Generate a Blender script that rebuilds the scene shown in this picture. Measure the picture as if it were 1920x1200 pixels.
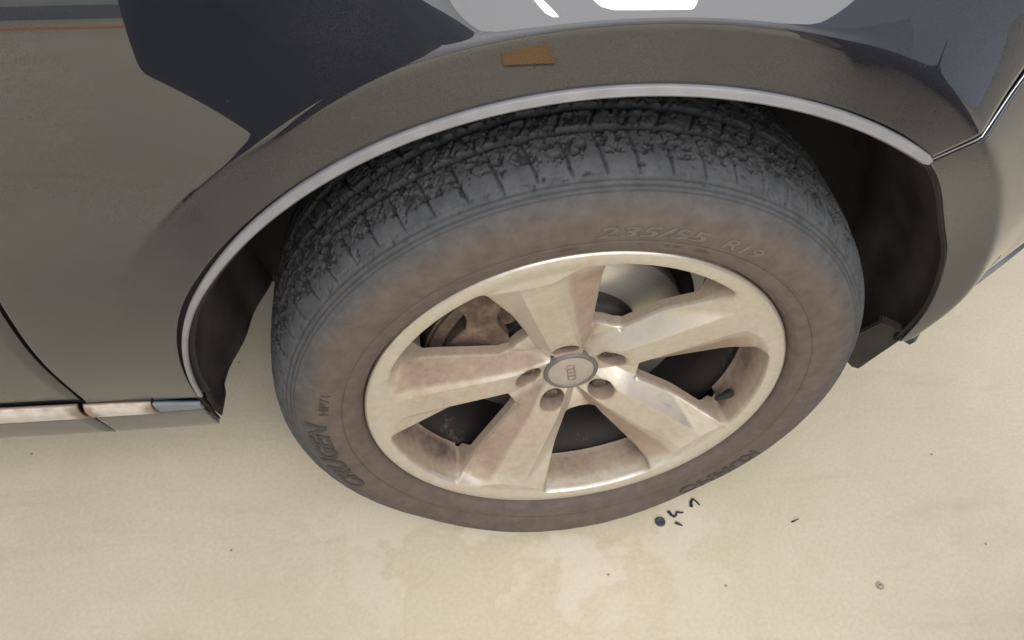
import bpy, bmesh, math, random
import numpy as np
from mathutils import Matrix, Vector

rng = np.random.default_rng(7); random.seed(7)
for o in list(bpy.data.objects): bpy.data.objects.remove(o)
SC = bpy.context.scene; COL = SC.collection

# ------------------------------------------------------------------ camera
cam_d = bpy.data.cameras.new('camera'); cam = bpy.data.objects.new('camera', cam_d); COL.objects.link(cam)
cam_d.sensor_width = 36; cam_d.sensor_fit = 'HORIZONTAL'; cam_d.lens = 36*1469.86/1920
cam_d.clip_start = .02; cam_d.clip_end = 100
cam.matrix_world = Matrix.Translation((-.14167, -.53533, 1.16407)) @ Matrix((
    (0.99637855, 0.05091696, -0.06809729, 0), (-0.08272765, 0.76554721, -0.63803887, 0),
    (0.01964469, 0.64136178, 0.76698706, 0), (0, 0, 0, 1)))
SC.camera = cam

# ------------------------------------------------------------------ light
W = bpy.data.worlds.new('World'); SC.world = W; W.use_nodes = True
bg = W.node_tree.nodes['Background']; bg.inputs[0].default_value = (.80, .86, 1.0, 1); bg.inputs[1].default_value = .50
def lamp(loc, size, power, rot=(0, 0, 0), col=(1, .97, .93)):
    l = bpy.data.lights.new('lamp_or_added_fill', 'AREA'); l.shape = 'RECTANGLE'; l.size, l.size_y = size
    l.energy = power; l.color = col
    o = bpy.data.objects.new('lamp_or_added_fill', l); COL.objects.link(o); o.location = loc; o.rotation_euler = rot
lamp((0, -3.3, 3.4), (7.5, 4.2), 225, col=(1, .98, .95))        # added light panel for a bright ceiling, brightens the fender's reflection
lamp((0, 2.2, 3.4), (5, 1.6), 40, col=(1, .98, .95))
lamp((0, -4.3, 3.0), (7, .3), 55, rot=(math.radians(-38), 0, 0))       # added lamp washing the far wall, brightens its reflection in the paint
lamp((.75, -2.3, 3.2), (.9, .3), 20)
lamp((-.25, -2.9, 3.2), (.5, .25), 9)
SC.view_settings.view_transform = 'Standard'; SC.view_settings.look = 'None'
SC.view_settings.exposure = .52; SC.view_settings.gamma = 1; SC.view_settings.use_curve_mapping = False
SC.render.engine = 'CYCLES'

# ------------------------------------------------------------------ helpers
def tag(o, label=None, cat=None, group=None, kind=None):
    if label: o['label'] = label
    if cat: o['category'] = cat
    if group: o['group'] = group
    if kind: o['kind'] = kind
    return o
def mesh_obj(name, V, F, mat, parent=None, smooth=True, attrs=None):
    me = bpy.data.meshes.new(name)
    V = np.asarray(V, dtype=np.float32)
    if isinstance(F, np.ndarray):
        n, k = F.shape
        me.vertices.add(len(V)); me.vertices.foreach_set('co', V.ravel())
        me.loops.add(n*k); me.loops.foreach_set('vertex_index', F.astype(np.int32).ravel())
        me.polygons.add(n); me.polygons.foreach_set('loop_start', np.arange(0, n*k, k, dtype=np.int32))
        me.update(calc_edges=True)
    else:
        me.from_pydata([tuple(map(float, v)) for v in V], [], [tuple(f) for f in F]); me.update()
    me.polygons.foreach_set('use_smooth', np.full(len(me.polygons), smooth))
    for k, a in (attrs or {}).items():
        at = me.attributes.new(k, 'FLOAT', 'POINT'); at.data.foreach_set('value', np.asarray(a, dtype=np.float32))
    me.materials.append(mat); me.validate()
    o = bpy.data.objects.new(name, me); COL.objects.link(o); o.parent = parent
    return o
def bm_obj(name, bm, mat, parent=None, smooth=True, sharp=None):
    bmesh.ops.recalc_face_normals(bm, faces=bm.faces)
    me = bpy.data.meshes.new(name); bm.to_mesh(me); bm.free()
    me.polygons.foreach_set('use_smooth', np.full(len(me.polygons), smooth)); me.materials.append(mat)
    if sharp is not None: me.set_sharp_from_angle(angle=math.radians(sharp))
    o = bpy.data.objects.new(name, me); COL.objects.link(o); o.parent = parent
    return o
def gridF(n, m, closed=False, flip=False):
    i = np.arange(n if closed else n-1); j = np.arange(m-1)
    I, J = np.meshgrid(i, j, indexing='ij'); I2 = (I+1) % n
    f = [I*m+J, I2*m+J, I2*m+J+1, I*m+J+1]
    if flip: f = f[::-1]
    return np.stack(f, -1).reshape(-1, 4)
def spline(xs, ys):
    xs = np.asarray(xs, float); ys = np.asarray(ys, float); n = len(xs); h = np.diff(xs)
    A = np.zeros((n, n)); b = np.zeros(n); A[0, 0] = A[-1, -1] = 1
    for i in range(1, n-1):
        A[i, i-1:i+2] = h[i-1], 2*(h[i-1]+h[i]), h[i]
        b[i] = 6*((ys[i+1]-ys[i])/h[i]-(ys[i]-ys[i-1])/h[i-1])
    m = np.linalg.solve(A, b)
    def f(x):
        x = np.asarray(x, float); i = np.clip(np.searchsorted(xs, x)-1, 0, n-2)
        xc = np.clip(x, xs[0], xs[-1])
        a = xs[i+1]-xc; c = xc-xs[i]; H_ = h[i]
        y = (m[i]*a**3+m[i+1]*c**3)/(6*H_)+(ys[i]/H_-m[i]*H_/6)*a+(ys[i+1]/H_-m[i+1]*H_/6)*c
        s0 = (ys[1]-ys[0])/h[0]-h[0]*m[1]/6; s1 = (ys[-1]-ys[-2])/h[-1]+h[-1]*m[-2]/6
        return y+np.where(x < xs[0], (x-xs[0])*s0, 0)+np.where(x > xs[-1], (x-xs[-1])*s1, 0)
    return f
def sstep(a, b, x):
    t = np.clip((np.asarray(x, float)-a)/(b-a), 0, 1); return t*t*(3-2*t)
def smax(a, b, k):
    h = np.clip(.5+.5*(a-b)/k, 0, 1); return b+(a-b)*h+k*h*(1-h)
def smin(a, b, k): return -smax(-a, -b, k)
def noise2(u, v, pu, seed=0):
    """smooth value noise, periodic in u with pu cells"""
    r = np.random.default_rng(seed); nv = int(np.max(v))+3
    T = r.random((pu, nv)); iu = np.floor(u).astype(int); iv = np.floor(v).astype(int)
    fu = u-iu; fv = v-iv; fu = fu*fu*(3-2*fu); fv = fv*fv*(3-2*fv)
    a = T[iu % pu, iv]; b = T[(iu+1) % pu, iv]; c = T[iu % pu, iv+1]; d = T[(iu+1) % pu, iv+1]
    return (a*(1-fu)+b*fu)*(1-fv)+(c*(1-fu)+d*fu)*fv

# ------------------------------------------------------------------ materials
class NT:
    def __init__(s, name):
        s.m = bpy.data.materials.new(name); s.m.use_nodes = True; s.t = s.m.node_tree
        s.b = s.t.nodes['Principled BSDF']
    def n(s, typ, **kw):
        x = s.t.nodes.new(typ)
        for k, v in kw.items(): setattr(x, k, v)
        return x
    def l(s, a, b): s.t.links.new(a, b)
    def obj(s, scale=(1, 1, 1)):
        c = s.n('ShaderNodeTexCoord'); mp = s.n('ShaderNodeMapping'); mp.inputs['Scale'].default_value = scale
        s.l(c.outputs['Object'], mp.inputs[0]); return mp.outputs[0]
    def noise(s, scale, detail=4, rough=.55, vec=None, dist=0):
        x = s.n('ShaderNodeTexNoise'); x.inputs['Scale'].default_value = scale; x.inputs['Detail'].default_value = detail
        x.inputs['Roughness'].default_value = rough; x.inputs['Distortion'].default_value = dist
        s.l(vec or s.obj(), x.inputs['Vector']); return x.outputs[0]
    def ramp(s, fac, stops):
        r = s.n('ShaderNodeValToRGB'); e = r.color_ramp.elements
        while len(e) < len(stops): e.new(.5)
        for q, (p, c) in zip(e, stops): q.position = p; q.color = (*c, 1) if len(c) == 3 else c
        s.l(fac, r.inputs[0]); return r.outputs[0]
    def mr(s, v, a, b, c=0, d=1):
        x = s.n('ShaderNodeMapRange'); s.l(v, x.inputs[0])
        for i, q in enumerate((a, b, c, d)): x.inputs[1+i].default_value = q
        return x.outputs[0]
    def mix(s, fac, a, b, bt='MIX'):
        x = s.n('ShaderNodeMix', data_type='RGBA', blend_type=bt)
        for sock, v in ((x.inputs[0], fac), (x.inputs[6], a), (x.inputs[7], b)):
            if hasattr(v, 'links') or hasattr(v, 'is_linked'): s.l(v, sock)
            else: sock.default_value = v if not isinstance(v, tuple) else ((*v, 1) if len(v) == 3 else v)
        return x.outputs[2]
    def math(s, op, a, b=0.0):
        x = s.n('ShaderNodeMath', operation=op)
        for sock, v in ((x.inputs[0], a), (x.inputs[1], b)):
            if hasattr(v, 'is_linked'): s.l(v, sock)
            else: sock.default_value = v
        return x.outputs[0]
    def attr(s, name):
        x = s.n('ShaderNodeAttribute'); x.attribute_name = name; return x.outputs['Fac']
    def bump(s, h, strength=.3, dist=.001):
        x = s.n('ShaderNodeBump'); x.inputs['Strength'].default_value = strength; x.inputs['Distance'].default_value = dist
        s.l(h, x.inputs['Height']); s.l(x.outputs[0], s.b.inputs['Normal']); return x
    def set(s, **kw):
        for k, v in kw.items():
            k = {'color': 'Base Color', 'rough': 'Roughness', 'metal': 'Metallic', 'coat': 'Coat Weight', 'coat_rough': 'Coat Roughness',
                 'coat_ior': 'Coat IOR', 'spec': 'Specular IOR Level', 'ior': 'IOR'}.get(k, k)
            if hasattr(v, 'is_linked'): s.l(v, s.b.inputs[k])
            else: s.b.inputs[k].default_value = (*v, 1) if isinstance(v, tuple) and len(v) == 3 else v
        return s.m
def simple(name, col, rough=.5, metal=0, nscale=60, amt=.25, bump=.0, **kw):
    t = NT(name); nz = t.noise(nscale, 5)
    dark = tuple(c*(1-amt) for c in col); lite = tuple(min(1, c*(1+amt)) for c in col)
    c = t.ramp(nz, [(.3, dark), (.7, lite)])
    if bump: t.bump(nz, bump)
    return t.set(color=c, rough=rough, metal=metal, **kw)

def mat_paint():
    t = NT('dark_car_paint')
    sp = t.noise(900, 2); dust = t.noise(7, 6, .6); fine = t.noise(260, 3)
    specks = t.ramp(fine, [(.745, (0, 0, 0)), (.77, (1, 1, 1))])
    c = t.ramp(sp, [(.35, (.0045, .0058, .0105)), (.7, (.0075, .0092, .0155))])
    c = t.mix(t.mr(dust, .45, .8, 0.0, .05), c, (.17, .15, .13))
    # road film: heaviest low on the body, thinning upwards, blotchy
    co = t.n('ShaderNodeTexCoord'); sx = t.n('ShaderNodeSeparateXYZ'); t.l(co.outputs['Object'], sx.inputs[0])
    low = t.mr(sx.outputs[2], .78, .38, 0, .085); low = t.math('MULTIPLY', low, t.mr(t.noise(3.5, 5, .55), .3, .7, .6, 1.1))
    c = t.mix(low, c, (.34, .31, .28))
    c = t.mix(t.math('MULTIPLY', specks, .18), c, (.45, .42, .38))
    wob = t.noise(300, 2); t.bump(wob, .006, .0006)
    return t.set(color=c, rough=.5, metal=.1, spec=.2, coat=1.0, coat_rough=t.mr(dust, .3, .8, .004, .018), coat_ior=1.74)
def mat_rim():
    t = NT('dirty_silver_wheel_paint')
    d = t.attr('dust'); a = t.noise(14, 7, .62); b = t.noise(90, 6, .65); g = t.noise(420, 3)
    f = t.math('ADD', t.math('MULTIPLY', d, 1.0), t.math('MULTIPLY', t.math('SUBTRACT', a, .5), .45))
    f = t.math('ADD', f, t.math('MULTIPLY', t.math('SUBTRACT', b, .5), .45))
    c = t.ramp(f, [(.0, (.66, .645, .61)), (.2, (.56, .505, .43)), (.45, (.39, .31, .235)), (.75, (.22, .155, .118)), (.97, (.06, .045, .039)), (1, (.024, .019, .017))])
    spk = t.ramp(g, [(.70, (0, 0, 0)), (.74, (1, 1, 1))])
    c = t.mix(t.math('MULTIPLY', spk, .35), c, (.16, .10, .07))
    t.bump(b, .10, .0006)
    return t.set(color=c, metal=t.mr(f, .1, .7, .88, .12), rough=t.mr(f, .05, .8, .37, .78))
def mat_tyre():
    t = NT('dusty_tyre_rubber')
    r = t.attr('rad'); a = t.noise(9, 6, .6); b = t.noise(60, 6, .65); g = t.noise(300, 3)
    # brown road dust lies on the sidewall, scuffed grey rubber on the shoulder and tread
    rr = t.math('ADD', r, t.math('MULTIPLY', t.math('SUBTRACT', a, .5), .012))
    rr = t.math('ADD', rr, t.math('MULTIPLY', t.math('SUBTRACT', b, .5), .008))
    side = t.ramp(b, [(.3, (.082, .063, .052)), (.7, (.120, .094, .078))])
    tread = t.ramp(b, [(.3, (.046, .048, .051)), (.7, (.082, .084, .088))])
    c = t.mix(t.mr(rr, .314, .342), side, tread)
    c = t.mix(t.math('MULTIPLY', t.attr('pit'), .75), c, (.012, .012, .013))
    spk = t.ramp(g, [(.72, (0, 0, 0)), (.76, (1, 1, 1))])
    c = t.mix(t.math('MULTIPLY', spk, .16), c, (.34, .31, .27))
    t.bump(t.math('ADD', t.math('MULTIPLY', b, .6), g), .35, .0008)
    return t.set(color=c, rough=.72, spec=.32)
def mat_letter():
    t = NT('moulded_rubber_letters'); b = t.noise(80, 5)
    return t.set(color=t.ramp(b, [(.3, (.030, .026, .024)), (.75, (.055, .047, .042))]), rough=.7)
def mat_floor():
    t = NT('worn_painted_concrete'); v = t.obj()
    big = t.noise(1.6, 5, .55, v, .3); mid = t.noise(7, 7, .62, v, .6); fine = t.noise(160, 4, .6, v)
    st = t.noise(4, 6, .7, t.obj((.6, 3.2, 1)), .4)
    c = t.ramp(big, [(.3, (.59, .51, .36)), (.7, (.66, .585, .445))])
    c = t.mix(t.mr(mid, .45, .75, 0, .55), c, (.70, .62, .485))
    c = t.mix(t.mr(st, .55, .75, 0, .40), c, (.44, .355, .225))
    c = t.mix(t.mr(fine, .35, .75, 0, .32), c, (.40, .33, .23))
    # pale dried-water stains in front of the wheel, with darker yellow outlines
    m = t.n('ShaderNodeMapping'); t.l(v, m.inputs[0]); m.inputs['Location'].default_value = (.13, .13, 0); m.inputs['Scale'].default_value = (2.2, 4.5, 1)
    ln = t.n('ShaderNodeVectorMath', operation='LENGTH'); t.l(m.outputs[0], ln.inputs[0])
    zone = t.mr(ln.outputs['Value'], .35, 1.0, 1, 0)
    dn = t.noise(8, 6, .6, v, .35)
    edge = t.ramp(dn, [(.45, (0, 0, 0)), (.485, (1, 1, 1)), (.50, (1, 1, 1)), (.56, (.1, .1, .1))])
    fillp = t.mr(dn, .48, .53)
    c = t.mix(t.math('MULTIPLY', t.math('MULTIPLY', zone, fillp), .36), c, (.76, .675, .56))
    c = t.mix(t.math('MULTIPLY', t.math('MULTIPLY', zone, edge), .24), c, (.52, .40, .23))
    vo = t.n('ShaderNodeTexVoronoi'); vo.voronoi_dimensions = '2D'; vo.inputs['Scale'].default_value = 9; t.l(v, vo.inputs['Vector'])
    sp = t.mr(vo.outputs['Distance'], .012, .026, 1, 0)
    pick = t.math('GREATER_THAN', t.noise(5, 2, .5, v), .58)
    c = t.mix(t.math('MULTIPLY', t.math('MULTIPLY', sp, pick), .75), c, (.12, .10, .08))
    t.bump(fine, .06, .0006)
    return t.set(color=c, rough=t.mr(mid, .3, .7, .42, .6), spec=.25)
def mat_rust():
    t = NT('rusty_cast_iron'); a = t.noise(45, 7, .7); b = t.noise(220, 5, .6)
    c = t.ramp(a, [(.3, (.045, .031, .024)), (.52, (.105, .07, .05)), (.72, (.21, .145, .105))])
    t.bump(t.math('ADD', a, t.math('MULTIPLY', b, .5)), .8, .0025)
    return t.set(color=c, rough=.8, metal=.1)
def mat_disc():
    t = NT('machined_steel_disc'); c = t.n('ShaderNodeTexCoord')
    s = t.n('ShaderNodeSeparateXYZ'); t.l(c.outputs['Object'], s.inputs[0])
    r2 = t.math('SQRT', t.math('ADD', t.math('POWER', s.outputs[0], 2), t.math('POWER', s.outputs[2], 2)))
    cv = t.n('ShaderNodeCombineXYZ'); t.l(r2, cv.inputs[0])
    n1 = t.noise(700, 4, .7, cv.outputs[0])
    col = t.ramp(n1, [(.3, (.52, .50, .44)), (.7, (.74, .71, .64))])
    t.bump(n1, .25, .0006)
    return t.set(color=col, metal=.75, rough=.34)
def mat_chrome_dirty():
    t = NT('dirty_bright_trim'); a = t.noise(40, 7, .7); v = t.attr('edge')
    f = t.math('ADD', t.math('MULTIPLY', v, .6), t.math('SUBTRACT', a, .06))
    c = t.ramp(f, [(.35, (.66, .645, .63)), (.62, (.54, .485, .44)), (.9, (.30, .23, .18))])
    return t.set(color=c, metal=.45, rough=.42)
PAINT = mat_paint(); RIM = mat_rim(); TYRE = mat_tyre(); LETTER = mat_letter(); FLOOR = mat_floor(); RUST = mat_rust(); DISC = mat_disc()
CHROME = mat_chrome_dirty()
BLACK = simple('black_moulded_plastic', (.012, .0105, .010), .7, nscale=25, amt=.5, bump=.15)
LINER = simple('dusty_wheel_well_plastic', (.046, .041, .037), .62, nscale=14, amt=.6, bump=.2)
TRIM = simple('grey_satin_trim', (.20, .197, .20), .42, nscale=50, amt=.10)
GAP = simple('dark_recess', (.008, .008, .009), .8)
CAPM = simple('grey_plastic_cap', (.36, .32, .28), .38, .4, 80, .12)
CAPD = simple('dark_grey_cap_ring', (.13, .115, .105), .45, .2, 80, .15)
EMB = simple('dull_emblem_metal', (.27, .22, .18), .35, .6, 120, .2)
HAT = simple('dark_rusty_hub', (.035, .03, .028), .6, .3, 60, .5)
BLUEG = simple('blue_grey_film', (.15, .17, .20), .4, .1, 40, .15)
RUB = simple('black_rubber_scrap', (.018, .018, .020), .7, 0, 90, .5)

# ------------------------------------------------------------------ floor and the wall the paint mirrors
def sheet(name, x0, x1, y0, y1, z, mat, n=2):
    xs = np.linspace(x0, x1, n); ys = np.linspace(y0, y1, n)
    V = [(x, y, z) for x in xs for y in ys]
    return mesh_obj(name, V, gridF(n, n), mat, smooth=False)
fl = sheet('floor', -7, 7, -5.2, 5, 0, FLOOR); tag(fl, 'worn tan painted concrete workshop floor', kind='structure')
WALL = simple('pale_wall', (.72, .74, .76), .7, 0, 3, .06)
ORANGE = simple('orange_floor_line', (.80, .30, .03), .5, 0, 30, .15)
def box(name, lo, hi, mat, parent=None, bev=.004):
    bm = bmesh.new(); bmesh.ops.create_cube(bm, size=1)
    for v in bm.verts: v.co = [lo[i]+(v.co[i]+.5)*(hi[i]-lo[i]) for i in range(3)]
    if bev: bmesh.ops.bevel(bm, geom=bm.edges[:], offset=bev, segments=2, affect='EDGES')
    return bm_obj(name, bm, mat, parent, True, 40)
wl = box('wall', (-7, -5.4, 0), (7, -5.2, 3.6), WALL); tag(wl, 'plain pale workshop wall facing the car', kind='structure')
DADO = simple('blue_grey_dado', (.26, .29, .33), .6, 0, 3, .06)
da = box('wall_dado', (-7, -5.2, 0), (7, -5.19, .22), DADO, wl, 0)
ln_ = sheet('floor_line', -6.9, 6.9, -4.55, -4.38, .004, ORANGE); tag(ln_, 'orange line painted along the workshop floor', kind='structure')
TAPE = simple('bright_orange_tape', (.90, .40, .04), .5, 0, 30, .1)
tp_ = sheet('floor_tape', .03, .115, -.80, -.752, .004, TAPE); tag(tp_, 'short piece of orange tape stuck on the floor', kind='structure')

trol = bpy.data.objects.new('tool_trolley', None); COL.objects.link(trol); trol.location = (1.0, -.92, 0); trol.rotation_euler = (0, 0, .3)
tag(trol, 'dark maroon tool trolley with drawers standing out in front of the car', 'trolley')
MAROON = simple('dark_maroon_enamel', (.06, .018, .022), .4, 0, 20, .2)
box('cabinet', (-.35, -.25, .12), (.35, .23, .92), MAROON, trol, .01)
for i in range(5): box('drawer', (-.32, .232, .15+.15*i), (.32, .25, .285+.15*i), MAROON, trol, .006)
for sx_ in (-1, 1):
    for sy_ in (-1, 1): box('castor', (sx_*.28-.03, sy_*.19-.045, 0), (sx_*.28+.03, sy_*.19+.045, .118), GAP, trol, .012)

# ------------------------------------------------------------------ the car
car = bpy.data.objects.new('car', None); COL.objects.link(car)
tag(car, 'dark metallic car with dusty silver five spoke wheel, parked on tan floor', 'car')
CX, CZ = .004, .363
Ys = spline([.28, .34, .40, .46, .52, .60, .70, .80, .90, 1.0, 1.1, 1.25], [.045, .026, .009, -.006, -.017, -.027, -.032, -.030, -.018, .010, .060, .165])
def B(x, z):
    q = np.maximum(0, z-.86); return Ys(z)+.6*np.maximum(0, x-.1)**2+.26*sstep(-.32, .02, x)*q*q/(q+.02)
RHOE0 = spline([-97, -85, 20, 36, 46.5, 58, 65, 73.5, 85, 92.5, 97], [.466, .468, .468, .465, .452, .446, .450, .4536, .4606, .4606, .46])
def DR(phi): return -.011*sstep(-56, -84, phi)
def RHOE(phi): return RHOE0(phi)+DR(phi)*1.4
YE = spline([-40, -10, 22, 30, 36, 46.5, 58, 65, 73.5, 85, 92.5, 97], [-.030, -.030, -.0295, -.027, -.021, .002, .029, .042, .055, .072, .083, .089])
RHOC = spline([-97, -60, 0, 18, 28, 36, 44.6, 56.5, 70, 82, 91, 97], [.5185, .5185, .5185, .5185, .514, .503, .493, .485, .482, .481, .474, .47])
YC = spline([-40, -10, 15, 28, 36, 44.6, 56.5, 70, 82, 91, 97], [-.038, -.038, -.038, -.037, -.033, -.016, .011, .036, .061, .081, .092])
def ye(phi, x, z):
    w = sstep(-68, -38, phi); return B(x, z)*(1-w)+YE(np.maximum(phi, -40))*w
def raw_y(phi, rho):
    p = np.radians(phi); s, c = np.sin(p), np.cos(p)
    re, rc = RHOE(phi), RHOC(phi)
    w = sstep(-72, -32, phi)
    xe, ze = CX+re*s, CZ+re*c; xc, zc = CX+rc*s, CZ+rc*c; x, z = CX+rho*s, CZ+rho*c
    Ye = ye(phi, xe, ze); Yc = B(xc, zc)*(1-w)+YC(np.maximum(phi, -40))*w
    b = B(x, z)
    t = np.clip((rho-re)/(rc-re), -.5, 1)
    band = Ye+(Yc-Ye)*(1-(1-t)**2*.999) if False else Ye+(Yc-Ye)*t
    wd = .085; q = np.clip((rho-rc)/wd, 0, 1)
    out = b+(Yc-B(xc, zc))*(1-q)**2*(1+.3*q)
    wl_ = 1-w
    return np.where(rho < rc, band*w+b*wl_*1.0 if False else np.where(w > 0, band*w+b*wl_, b), out)
def SY(x, z):
    phi = np.degrees(np.arctan2(x-CX, z-CZ)); phi = np.where(phi > 130, 130, np.where(phi < -130, -130, phi))
    phi = np.clip(phi, -97, 97); rho = np.hypot(x-CX, z-CZ); y = 0; ws = 0
    for d, wg in zip(np.linspace(-.006, .006, 9), (.03, .07, .12, .18, .2, .18, .12, .07, .03)):
        y = y+wg*raw_y(phi, rho+d); ws += wg
    return y/ws
def solidify(o, th=.0022):
    m = o.modifiers.new('thickness', 'SOLIDIFY'); m.thickness = th; m.offset = -1; m.use_even_offset = False
def panel(name, G, mat, parent, flip=False, th=.0025):
    """G: (n,m,2) grid of x,z ; y from the body surface"""
    n, m = G.shape[:2]; x, z = G[..., 0], G[..., 1]
    V = np.stack([x, SY(x, z), z], -1).reshape(-1, 3)
    o = mesh_obj(name, V, gridF(n, m, flip=flip), mat, parent); solidify(o, th); o.data.materials.append(BLACK); o.modifiers[0].material_offset_rim = 1; return o
def polar(phi, rho): p = np.radians(phi); return np.stack([CX+rho*np.sin(p), CZ+rho*np.cos(p)], -1)
def resample(P, n):
    P = np.asarray(P, float); d = np.r_[0, np.cumsum(np.hypot(*np.diff(P, axis=0).T))]; t = np.linspace(0, d[-1], n)
    return np.stack([np.interp(t, d, P[:, 0]), np.interp(t, d, P[:, 1])], -1)
ZB = .403                      # lower edge of fender and door above the bright strip
GX = spline([.30, .403, .43, .515, .624, .75, .9, 1.25], [-.578, -.574, -.572, -.570, -.558, -.548, -.540, -.53])   # door gap
# fender: arch edge -> crease -> outer boundary
NU = 330; phi = np.concatenate([np.linspace(-85, 35.6, NU)])
Eg = polar(phi, RHOE(phi)); Cr = polar(phi, RHOC(phi)); Eg[0, 1] = ZB; Cr[0, 1] = ZB
zs = np.linspace(ZB, 1.22, 60)
seam_end = np.array([.62, 1.16])
outer = np.concatenate([np.stack([GX(zs), zs], -1), np.stack([np.linspace(GX(1.22), .62, 60)[1:], np.full(59, 1.22)], -1)])
k = int(NU*.52)
out_pts = np.concatenate([resample(outer[:60], k), resample(outer[59:], NU-k+1)[1:]])
out_pts[:, 0] += .0035*(np.arange(NU) < k)
# last column follows the bumper seam
v1 = np.linspace(0, 1, 26); v2 = np.linspace(0, 1, 90)[1:]**1.25
G = np.zeros((NU, 26+89, 2))
for j, v in enumerate(v1): G[:, j] = Eg+(Cr-Eg)*v
for j, v in enumerate(v2): G[:, 26+j] = Cr+(out_pts-Cr)*v
fender = panel('fender', G, PAINT, car, flip=True)
# door
n = 70; zs = np.concatenate([np.linspace(ZB, 1.22, n)])
G = np.stack([np.stack([np.linspace(-1.6, GX(z)-.0035, 60), np.full(60, z)], -1) for z in zs], 0)
door = panel('front_door', G, PAINT, car, flip=True)
# bumper
phib = np.linspace(36.6, 93.5, 150); Eb = polar(phib, RHOE(phib)-.006); Cb = polar(phib, RHOC(phib))
so = np.array([.62, 1.15])
seam = Cb[0]+(so-Cb[0])*np.linspace(0, 1, 30)[:, None]
bot = np.array([(.478, .349), (.523, .341), (.604, .357), (.658, .393), (.80, .43), (.95, .44)])
right = np.concatenate([np.stack([np.linspace(.62, .95, 20), np.full(20, 1.15)], -1), np.stack([np.full(60, .95), np.linspace(1.15, .44, 60)], -1)[1:]])
right = resample(right, 150)
botc = resample(np.stack([spline(np.arange(6), bot[:, 0])(np.linspace(0, 5, 60)), spline(np.arange(6), bot[:, 1])(np.linspace(0, 5, 60))], -1), 120)
G = np.zeros((150, 16+119, 2)); v1 = np.linspace(0, 1, 16); v2 = np.linspace(0, 1, 120)[1:]
for j, v in enumerate(v1): G[:, j] = Eb+(Cb-Eb)*v
dl = botc-(botc[0]+(botc[-1]-botc[0])*np.linspace(0, 1, 120)[:, None])
for j, v in enumerate(v2):
    a = Cb+(right-Cb)*v
    a += (np.linspace(0, 1, 150)**2)[:, None]*dl[1+j]
    G[:, 16+j] = a
bumper = panel('front_bumper', G, PAINT, car, flip=True)
bot_line = G[-1].copy()
# near-black sheets behind the panel gaps, coloured to give them their shade
def strip_back(name, P2, off, half, dirv):
    x, z = P2[:, 0], P2[:, 1]; V = []
    for s in (-1, 1):
        xx, zz = x+dirv[0]*half*s, z+dirv[1]*half*s
        V.append(np.stack([xx, SY(xx, zz)+off, zz], -1))
    V = np.stack(V, 1).reshape(-1, 3); o = mesh_obj(name, V, gridF(len(x), 2), GAP, car); return o
zz = np.linspace(.30, 1.22, 60); strip_back('door_gap_dark_backing', np.stack([GX(zz), zz], -1), .007, .02, (1, 0))
sm = np.concatenate([resample([Eb[0], Cb[0]], 12), seam[1:]]); strip_back('bumper_gap_dark_backing', sm, .007, .012, (-.5, .85))
# bright bead running along the bumper seam
def sweep(name, P, prof, mat, parent, up=(0, 0, 1), taper=None, caps=True):
    """P (n,3) path, prof list of (a,b): a along side vector, b along outward vector (side x tangent)"""
    P = np.asarray(P, float); n = len(P); T = np.gradient(P, axis=0); T /= np.linalg.norm(T, axis=1)[:, None]
    U = np.tile(np.asarray(up, float), (n, 1)) if np.ndim(up) == 1 else np.asarray(up)
    S = U-(U*T).sum(1)[:, None]*T; S /= np.linalg.norm(S, axis=1)[:, None]; O = np.cross(T, S)
    tp = np.ones(n) if taper is None else taper
    m = len(prof); V = np.concatenate([(P[:, None]+(np.array([q[0] for q in prof])[None, :, None]*S[:, None]+np.array([q[1] for q in prof])[None, :, None]*O[:, None])*tp[:, None, None])]).reshape(-1, 3)
    F = [(i*m+j, i*m+(j+1) % m, (i+1)*m+(j+1) % m, (i+1)*m+j) for i in range(n-1) for j in range(m)]
    if caps: F += [tuple(range(m))[::-1], tuple((n-1)*m+j for j in range(m))]
    bm = bmesh.new(); vs = [bm.verts.new(v) for v in V]
    for f in F: bm.faces.new([vs[i] for i in f])
    return bm_obj(name, bm, mat, parent, True, 50)
def circ(r, k=8, a=1, b=1): return [(a*r*math.cos(2*math.pi*i/k), b*r*math.sin(2*math.pi*i/k)) for i in range(k)]
sx = sm[:, 0]; P = np.stack([sx, SY(sx, sm[:, 1])+.0005, sm[:, 1]], -1)
SEAMM = simple('bright_seam_edge', (.40, .41, .43), .3, .7, 40, .1)
sweep('seam_bead', P, circ(.0011), SEAMM, bumper)
# grey arch trim
pt = np.linspace(-84.5, 36.2, 220); c2 = polar(pt, .4600+DR(pt)); xe, ze = c2[:, 0], c2[:, 1]
ytr = ye(pt, xe, ze)-.0025
P = np.stack([xe, ytr, ze], -1)
side = np.stack([np.sin(np.radians(pt)), 0*pt, np.cos(np.radians(pt))], -1)
tp = .9*(.52+.48*sstep(-78, -34, pt))*np.sqrt(np.clip((36.6-pt)/1.4, 0.05, 1))
prof = [(-.0058, .004), (-.0058, .0010), (-.0046, -.0022), (-.0026, -.0034), (-.0012, -.0026), (.0042, -.0030), (.0054, -.002), (.0058, .004)]
sweep('arch_trim', P, [(a, -b) for a, b in prof], TRIM, car, up=side, taper=tp)
# rubber lip that closes the slot between trim and fender
pl = np.linspace(-85, 36, 200); V = []
for rr, oo in ((.4515, .006), (.4600, .004), (.4690, .0035), (.4705, .006)):
    c2 = polar(pl, rr+DR(pl)); V.append(np.stack([c2[:, 0], ye(pl, c2[:, 0], c2[:, 1])+oo, c2[:, 1]], -1))
mesh_obj('arch_seal', np.stack(V, 1).reshape(-1, 3), gridF(200, 4), GAP, car)

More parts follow.
